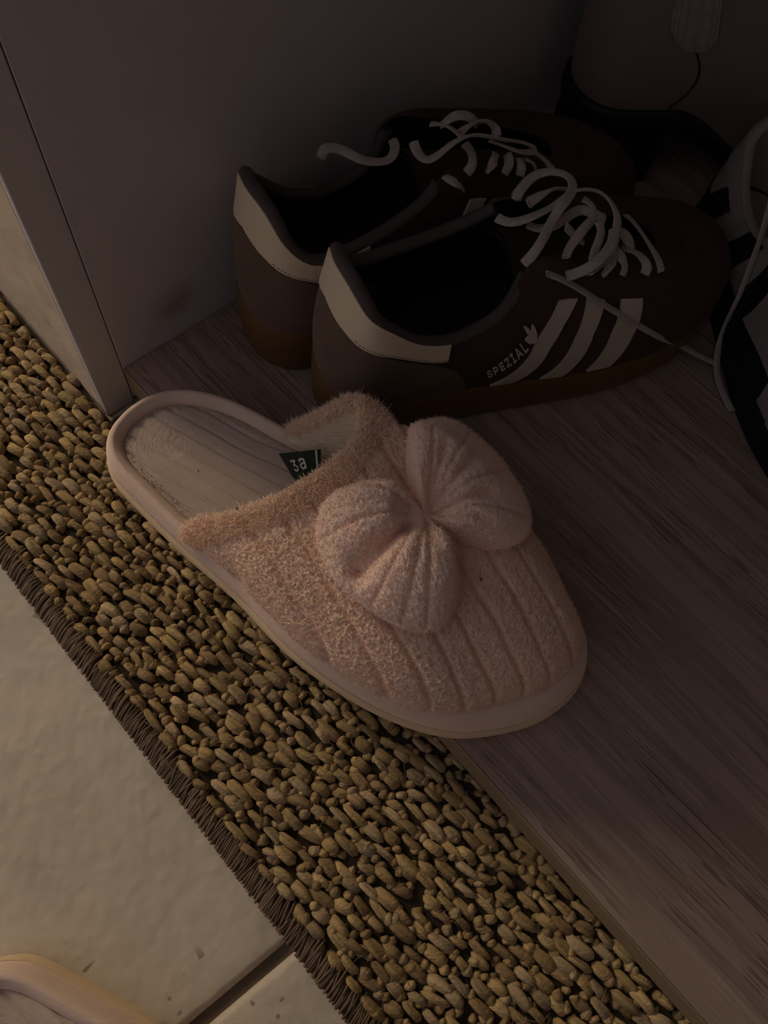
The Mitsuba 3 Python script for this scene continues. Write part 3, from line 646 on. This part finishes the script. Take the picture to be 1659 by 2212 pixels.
STY = dict(upper='m_suede_brown', inside='m_inside', sole='m_gum', sole_label='brown gum rubber sole', insole='m_inside', lining='m_lining', tongue='m_suede_brown',
    tshift=0.0, eyestay_mat='m_suede_brown', stripe_mat='m_stripe', counter_mat='m_suede_taupe', cap_mat='m_suede_brown', tab_mat='m_cream', tab_label='cream leather heel tab', stitch=True,
    eyestay=[([(0.256, 0.93), (0.268, 0.78), (0.280, 0.667), (0.313, 0.558), (0.362, 0.517), (0.400, 0.56), (0.436, 0.738)], [(0.262, 1.0), (0.285, 1.0), (0.31, 1.0), (0.35, 1.0), (0.39, 1.0), (0.43, 1.0), (0.455, 1.0)])],
    stripes=[([(0.269, 0.72), (0.2325, 0.588), (0.174, 0.03)], [(0.281, 0.66), (0.2568, 0.562), (0.237, 0.446), (0.195, 0.03)]),
             ([(0.287, 0.63), (0.2578, 0.404), (0.2225, 0.03)], [(0.299, 0.58), (0.2738, 0.379), (0.2445, 0.03)]),
             ([(0.3158, 0.56), (0.2897, 0.325), (0.2685, 0.03)], [(0.3375, 0.53), (0.3106, 0.279), (0.2919, 0.03)])],
    counter=([(-0.149, 0.0), (-0.08, 0.0), (0.08, 0.0), (0.149, 0.0)], [(-0.149, 0.30), (-0.146, 0.50), (-0.13, 0.62), (-0.059, 0.66), (0.0, 0.66), (0.059, 0.66), (0.13, 0.62), (0.146, 0.50), (0.149, 0.30)]),
    heel_tab=([(-0.147, 0.685), (-0.135, 0.675), (-0.08, 0.68), (-0.045, 0.64), (-0.022, 0.65), (0.0, 0.69), (0.022, 0.65), (0.045, 0.64), (0.08, 0.68), (0.135, 0.675), (0.147, 0.685)],
              [(-0.168, 0.965), (-0.10, 0.965), (-0.05, 0.965), (0.0, 0.965), (0.05, 0.965), (0.10, 0.965), (0.168, 0.965)]))
M1 = place(d2r(70.5), [0.088, 0.070, 0.0])
M2 = place(d2r(78.5), [0.0325, 0.0655, 0.0], True)
sneaker('sneaker', M1, 'brown suede sneaker with cream stripes and lettering on its side, nearest behind the slipper', STY)
sneaker('sneaker_001', M2, 'brown suede sneaker with cream heel tab standing against the grey cabinet side', STY)

# laces: flat cotton ribbons lying loose over the open throats (points in metres)
LACES_A = [
    [[0.1384,0.1519,0.105],[0.1391,0.1562,0.1101],[0.137,0.1641,0.1142],[0.1329,0.1746,0.1168],[0.1314,0.1809,0.1192],[0.1256,0.1953,0.1169],[0.1196,0.1988,0.1166],[0.1132,0.1971,0.1156],[0.1087,0.1921,0.1144],[0.1078,0.1844,0.1135],[0.1094,0.1766,0.1114],[0.1102,0.1747,0.1089]],
    [[0.116,0.1532,0.1152],[0.1221,0.1551,0.1161],[0.1257,0.1606,0.1172],[0.1278,0.1682,0.1179],[0.1279,0.1807,0.1166],[0.1268,0.1912,0.1159],[0.1291,0.1996,0.1155],[0.134,0.2082,0.1127],[0.1408,0.21,0.1106],[0.1482,0.2071,0.1087],[0.1536,0.2008,0.1069],[0.1579,0.1932,0.1055],[0.1608,0.1828,0.1049],[0.1619,0.1721,0.1057]],
    [[0.1254,0.1652,0.111],[0.1309,0.17,0.1102],[0.1332,0.1779,0.1099],[0.133,0.1886,0.109],[0.1346,0.1969,0.1087],[0.1397,0.1995,0.1085],[0.1437,0.2044,0.1058]],
    [[0.131,0.1996,0.1113],[0.1368,0.2008,0.1104],[0.1406,0.1984,0.1087],[0.1428,0.1893,0.1089],[0.1444,0.1816,0.1078],[0.1457,0.1759,0.1062],[0.1482,0.1709,0.1053]],
    [[0.1453,0.1958,0.11],[0.1494,0.1932,0.1093],[0.153,0.1874,0.1075],[0.1549,0.184,0.1052],[0.1573,0.1809,0.1038]],
    [[0.1563,0.1624,0.1058],[0.1588,0.1679,0.1071],[0.1608,0.1742,0.1093],[0.1603,0.1823,0.1101],[0.1574,0.1919,0.1099],[0.1528,0.1989,0.1094]],
    [[0.164,0.1834,0.0985],[0.1638,0.1864,0.1017],[0.1611,0.193,0.1022],[0.1572,0.2002,0.1007]],
    [[0.1689,0.1948,0.095],[0.1665,0.1974,0.0986],[0.1617,0.1976,0.1009],[0.1573,0.199,0.1]],
    [[0.1735,0.2095,0.09],[0.1719,0.2122,0.0923],[0.1658,0.2118,0.0951],[0.1599,0.2047,0.0992]],
    [[0.1764,0.2232,0.0851],[0.1723,0.2241,0.0883],[0.1603,0.2273,0.0907],[0.1498,0.2307,0.0908],[0.1414,0.2355,0.0872]],
[[0.1485,0.1579,0.1037],[0.153,0.1633,0.1007],[0.1585,0.17,0.0959],[0.1641,0.1768,0.0901],[0.1699,0.1846,0.0832],[0.1753,0.1926,0.0761],[0.1799,0.2,0.0696],[0.1842,0.2075,0.0629],[0.1891,0.2172,0.0544],[0.194,0.2294,0.0436],[0.1997,0.2606,0.016],[0.2107,0.273,0.007],[0.2186,0.2798,0.003]],
    [[0.151,0.2088,0.1018],[0.1549,0.2122,0.0983],[0.1614,0.2123,0.0945]],
    [[0.1378,0.18,0.1109],[0.1415,0.1837,0.1065],[0.1462,0.187,0.1032]],
    [[0.1194,0.1706,0.1161],[0.1196,0.1798,0.1166],[0.1203,0.1897,0.1149],[0.1224,0.1973,0.1117]],
]
LACES_B = [
    [[0.0388,0.1119,0.1145],[0.0369,0.1165,0.1164],[0.0403,0.1241,0.1141],[0.0467,0.1297,0.1109],[0.0504,0.1375,0.1077],[0.0517,0.1454,0.1064],[0.0485,0.1516,0.1072],[0.0429,0.1553,0.1062]],
    [[0.0555,0.1567,0.113],[0.0616,0.1543,0.1121],[0.067,0.1545,0.112],[0.0689,0.1594,0.1128],[0.0704,0.1647,0.1163],[0.0714,0.1725,0.1181],[0.0728,0.1825,0.1162],[0.0761,0.1922,0.1123],[0.0791,0.203,0.1072],[0.0825,0.2153,0.1011],[0.0847,0.2185,0.0979],[0.0849,0.2092,0.101],[0.0798,0.2011,0.1047],[0.0744,0.1936,0.1081]],
    [[0.0543,0.1768,0.1118],[0.0571,0.1807,0.1166],[0.0593,0.1852,0.1172],[0.0619,0.1905,0.1146],[0.0637,0.1934,0.1107]],
    [[0.0653,0.1794,0.1145],[0.0648,0.186,0.1147],[0.0651,0.194,0.1135],[0.067,0.1995,0.1108],[0.0698,0.2016,0.1081],[0.0727,0.2003,0.1063]],
    [[0.0495,0.1745,0.1107],[0.055,0.1769,0.1128],[0.0616,0.1776,0.1142],[0.0676,0.1783,0.1137]],
    [[0.0797,0.1719,0.1037],[0.079,0.1761,0.1066],[0.0732,0.1805,0.1077],[0.0674,0.182,0.1076]],
    [[0.0835,0.1834,0.1004],[0.0828,0.1879,0.1031],[0.0782,0.1949,0.1025]],
    [[0.0876,0.1935,0.0973],[0.0859,0.1977,0.1003],[0.0807,0.2019,0.1004]],
    [[0.0913,0.2024,0.0946],[0.0898,0.2038,0.0984],[0.0858,0.2063,0.0989]],
    [[0.0929,0.215,0.0905],[0.0904,0.2135,0.0952],[0.0868,0.21,0.0977]],
    [[0.0954,0.226,0.0886],[0.0893,0.225,0.0913],[0.0837,0.2215,0.0939]],
    [[0.0777,0.1581,0.1077],[0.0842,0.1593,0.108],[0.0701,0.1874,0.075],[0.0682,0.1949,0.062]],
    [[0.1035,0.1836,0.0992],[0.1,0.1921,0.097],[0.0984,0.1986,0.0963]],
]

def lace_mesh(P, seed, hw=0.0026):
    rs = np.random.RandomState(seed)
    n = max(14, int(10*len(P))); Q = spline(P, n)
    tw = 0.9*np.sin(np.linspace(0, 1, n)*rs.uniform(2, 5)+rs.uniform(0, 6))*rs.uniform(0.3, 1.0)
    return tube(Q, hw, 0.00085, 10, twist=tw)
for key, L in (('sneaker', LACES_A), ('sneaker_001', LACES_B)):
    for i, P in enumerate(L):
        k = add(key+'__lace', lace_mesh(P, 7+i, 0.0021 if (key == 'sneaker' and i == 10) else 0.0025), 'm_lace', True); tag(k, 'pale cotton lace')
# lettering and leaf emblem stitched beside the first stripe
def on_side(m, depth=0.0014, b0=(0.1722, 0.285), b1=(0.2215, 0.545), up=(0.0016, 0.118)):
    v = m.vertices; b0, b1, up = np.array(b0), np.array(b1), np.array(up)
    tw = b0+v[:, :1]*(b1-b0)+v[:, 1:2]*up
    m = trimesh.Trimesh(SHOE.off(tw[:, 0], tw[:, 1], depth+0.0006*v[:, 2]), m.faces, process=False); m.apply_transform(M1); return m
wid, ltr = 0.0, []
for ch in 'SPEZIAL':
    t = meshkit.text_mesh(ch, 1.0, 1.0, ch != 'S'); t.apply_translation([wid-t.bounds[0, 0], 0, 0]); wid = t.bounds[1, 0]+0.26; ltr.append(t)
for t in ltr:
    t.apply_scale([1/(wid-0.26), 1, 1]); k = add('sneaker__letter', on_side(t), 'm_stripe', False)
from shapely import affinity, union_all, box as sbox
from shapely.geometry import Point
leaf = affinity.translate(affinity.scale(Point(0, 0).buffer(1), 0.48, 0.48), 0.28, 0).intersection(affinity.translate(affinity.scale(Point(0, 0).buffer(1), 0.48, 0.48), -0.28, 0))
leaf = affinity.scale(leaf, 1.05, 1.15)
tref = union_all([affinity.translate(leaf, 0, 0.50)]+[affinity.rotate(affinity.translate(leaf, 0, 0.46), a_, origin=(0, 0)) for a_ in (58, -58)]+[affinity.scale(Point(0, 0.08).buffer(1), 0.34, 0.2)])
tm_ = trimesh.creation.extrude_polygon(tref.buffer(0.02), 1.0, engine='earcut') if tref.geom_type == 'Polygon' else cat([trimesh.creation.extrude_polygon(g_, 1.0, engine='earcut') for g_ in tref.geoms])
tm_.vertices = np.c_[1.20+tm_.vertices[:, 0]*0.20, tm_.vertices[:, 1]*1.5+0.10, tm_.vertices[:, 2]]
k = add('sneaker__emblem', on_side(tm_), 'm_stripe', False); tag(k, 'small pale leaf emblem')

# ---------------------------------------------------------------- white sneaker with black stripes, at the right
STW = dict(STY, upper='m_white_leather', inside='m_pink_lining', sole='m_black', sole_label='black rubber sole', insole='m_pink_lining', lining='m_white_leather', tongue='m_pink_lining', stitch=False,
    eyestay_mat='m_white_leather', stripe_mat='m_black', counter_mat='m_black', cap_mat='m_white_leather', tab_mat='m_white_leather', tab_label='white leather heel tab',
    stripes=[([(0.118, 0.96), (0.085, 0.55), (0.060, 0.10)], [(0.148, 0.96), (0.115, 0.55), (0.088, 0.10)]),
             ([(0.182, 0.95), (0.150, 0.55), (0.122, 0.10)], [(0.212, 0.93), (0.180, 0.55), (0.150, 0.10)]),
             ([(0.238, 0.90), (0.212, 0.55), (0.184, 0.10)], [(0.262, 0.88), (0.242, 0.55), (0.212, 0.10)])],
    counter=([(-0.30, 0.0), (-0.10, 0.0), (0.10, 0.0), (0.30, 0.0)], [(-0.30, 0.20), (-0.10, 0.26), (0.10, 0.26), (0.30, 0.20)]))
M3 = place(d2r(-31), [0.141, 0.381, 0.0]) @ np.diag([0.97, 0.97, 0.78, 1])
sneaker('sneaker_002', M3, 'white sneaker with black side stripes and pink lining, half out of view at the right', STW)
W3 = lambda P: (np.array(P) @ M3[:3, :3].T+M3[:3, 3])
LACES_C = [
           [[0.135, -0.020, 0.112], [0.140, -0.004, 0.118], [0.136, 0.014, 0.110]], [[0.160, -0.017, 0.100], [0.165, 0.0, 0.106], [0.160, 0.015, 0.099]], [[0.185, -0.014, 0.090], [0.188, 0.0, 0.094], [0.184, 0.012, 0.089]]]
for i, P in enumerate(LACES_C):
    k = add('sneaker_002__lace', lace_mesh(W3(P), 60+i, 0.0026), 'm_lace', True); tag(k, 'pale cotton lace')
k = add('sneaker_002__lace', lace_mesh([[0.1751, 0.3349, 0.078], [0.1869, 0.3184, 0.066], [0.1929, 0.3126, 0.0546], [0.1992, 0.303, 0.0455], [0.2042, 0.2966, 0.0345], [0.207, 0.2941, 0.022], [0.212, 0.29, 0.01], [0.2216, 0.2785, 0.004], [0.2339, 0.268, 0.003], [0.2481, 0.2606, 0.003]], 66, 0.0024), 'm_lace', True); tag(k, 'long pale lace hanging down to the shelf')

# ---------------------------------------------------------------- ankle boots at the back
BOOT_OPEN = np.array([(0.060+0.052*math.cos(a), 0.040*math.sin(a), 0.235-0.012*math.cos(a)) for a in np.linspace(math.pi, 3*math.pi, 40)[:-1]])
class Boot(Shoe):
    def __init__(s):
        a = S_OUT[:, 0]
        s.P0 = np.c_[inset2(S_OUT, 0.003), 0.014+0.042*(1-smooth01(a, 0.055, 0.150))+0.006*smooth01(a, 0.20, 0.27)]
        E = spline(BOOT_OPEN, 1600, True); iS = int(np.argmax(a)); iT = int(np.argmax(E[:, 0]))
        def half(Eh, n):
            Lh = np.r_[0, np.cumsum(np.linalg.norm(np.diff(Eh, axis=0), axis=1))]; Lh /= Lh[-1]
            return np.stack([np.interp(np.linspace(0, 1, n), Lh, Eh[:, k]) for k in range(3)], 1)
        s.E = np.vstack([half(E[:iT+1], iS+1), half(np.vstack([E[iT:], E[:1]]), SN_N-iS+1)[1:-1]])
        h = s.E-s.P0; hd = np.linalg.norm(h[:, :2], axis=1)
        toe = smooth01(hd, 0.03, 0.11)[:, None]
        n2 = s.P0[:, :2]-inset2(s.P0[:, :2], 0.001); n2 = n2/np.linalg.norm(n2, axis=1, keepdims=True); dz = h[:, 2:3]
        s.P1 = s.P0+np.c_[n2*(0.012*(1-toe)+0.004*toe), 0.33*dz*(1-toe)+0.036*toe]
        s.P2 = s.E-np.c_[-n2*(-0.006)*(1-toe)+h[:, :2]*0.04*toe, 0.40*dz*(1-toe)+0.62*dz*toe]
BOOT = Boot()
def boot(key, Mx, label):
    mir = np.linalg.det(Mx[:3, :3]) < 0
    def tm(m):
        m = mate(m, Mx)
        if mir: m.invert()
        return m
    tag(key, label, 'ankle boot')
    t_, w_ = np.linspace(0, 1, 241)[:-1, None], np.linspace(0, 1, 60)[None]
    k = add(key+'__upper', tm(grid(BOOT.at(t_, w_), cu=True)), 'm_boot', True); tag(k, 'taupe suede upper')
    add(key+'__inner', tm(grid(BOOT.off(t_, np.linspace(0.3, 1, 30)[None], np.full((240, 30), -0.002)), cu=True, flip=True)), 'm_inside', True)
    a = S_OUT[:, 0]; N = SN_N
    lo = 0.042*(1-smooth01(a, 0.060, 0.150))+0.006*smooth01(a, 0.20, 0.27)
    rings = [np.c_[inset2(S_OUT, d), lo+z] for d, z in ((0.004, 0.0), (0.0005, 0.0008), (-0.0008, 0.006), (-0.0008, 0.0125), (0.0005, 0.0145), (0.0035, 0.0147))]
    m = grid(np.stack(rings), cv=True)
    pair = [(i, (N-i) % N) for i in range(N)]
    cl = []
    for ring, fl in ((0, True), (5, False)):                          # close the sole across its width
        for i in range(1, N//2):
            q = [ring*N+i-1, ring*N+i, ring*N+N-i, ring*N+(N-i+1) % N]
            for f in ((q[0], q[1], q[2]), (q[0], q[2], q[3])): cl.append(f if fl else f[::-1])
    m = trimesh.Trimesh(m.vertices, np.vstack([m.faces, cl]), process=False); m.fix_normals()
    k = add(key+'__sole', tm(m), 'm_boot_sole', 30); tag(k, 'dark rubber sole')
    hp = S_OUT[a < 0.066]; hp = hp[np.argsort(np.arctan2(hp[:, 1], hp[:, 0]-0.045))]
    from shapely.geometry import Polygon
    heel = trimesh.creation.extrude_polygon(Polygon(hp).buffer(-0.002), 0.0422, engine='earcut')
    k = add(key+'__heel', tm(heel), 'm_boot_sole', 30); tag(k, 'dark block heel')
    for sd in (1, -1):
        T_ = lambda tt: tt if sd > 0 else 1-tt
        lo_ = [(T_(x), w) for x, w in ((0.093, 0.308), (0.1047, 0.258), (0.117, 0.240), (0.130, 0.237), (0.142, 0.252), (0.150, 0.287))]
        hi_ = [(T_(x), 0.985) for x in (0.070, 0.084, 0.098, 0.112, 0.126, 0.138)]
        tw = band(lo_, hi_, 60, 24)
        f = np.linspace(0, 1, 60)[:, None]; D = 0.0008+0.0009*np.abs(np.sin(f*math.pi*6.5))+0*tw[..., 0]
        P = BOOT.off(tw[..., 0], tw[..., 1], D); lo2 = BOOT.off(tw[..., 0], tw[..., 1], 0*D-0.0004)
        P = np.concatenate([lo2[:1], P, lo2[-1:]], 0); l = np.concatenate([lo2[:1, :1], lo2[:, :1], lo2[-1:, :1]], 0)
        m = grid(np.concatenate([l, P], 1)); 
        k = add(key+'__elastic_gusset', tm(m), 'm_elastic', True); tag(k, 'ribbed elastic side panel')
        sw = spline([(T_(0.1293), 0.236), (T_(0.1397), 0.179), (T_(0.1393), 0.108), (T_(0.133), 0.054), (T_(0.1247), 0.010)], 40)
        k = add(key+'__seam', tm(tube(BOOT.off(sw[:, 0], sw[:, 1], np.full(40, 0.0003)), 0.0007, 0.0006, 6)), 'm_inside', True); tag(k, 'dark curved seam')
MB = place(d2r(58), [0.028, 0.329, 0.0])
boot('ankle_boot', MB, 'taupe suede ankle boot with ribbed elastic sides and dark block heel, behind the sneakers')

# ---------------------------------------------------------------- second slipper, out on the tiles
MS2 = place(d2r(11), [0.2036, -0.2325, FLOOR_Z], True)
put_slipper('slipper_001', MS2, 'pale pink slipper on the tiles, only its edge in the near left corner', SPC, False)

# ---------------------------------------------------------------- lamp down the corridor (gives the warm light)
tag('globe_lamp', 'warm glowing globe lamp on a slim brass stand, down the corridor', 'lamp')
lamp = trimesh.creation.icosphere(3, LAMP_R); lamp.apply_translation(LAMP_POS)
scene['globe_lamp__globe'] = {**mikit.ply(lamp, 'm_card', smooth=True), 'emitter': {'type': 'area', 'radiance': rgb(*LAMP_L)}}
zt = LAMP_POS[2]-LAMP_R*0.98
st = [(0.0, FLOOR_Z), (0.12, FLOOR_Z), (0.12, FLOOR_Z+0.012), (0.014, FLOOR_Z+0.025), (0.010, zt-0.03), (0.035, zt-0.012), (0.035, zt+0.01), (0.0, zt+0.01)]
m = trimesh.creation.revolve(np.array(st), sections=32); m.apply_translation([LAMP_POS[0], LAMP_POS[1], 0]); m.fix_normals()
add('globe_lamp__stand', m, 'm_lamp_metal', 40)
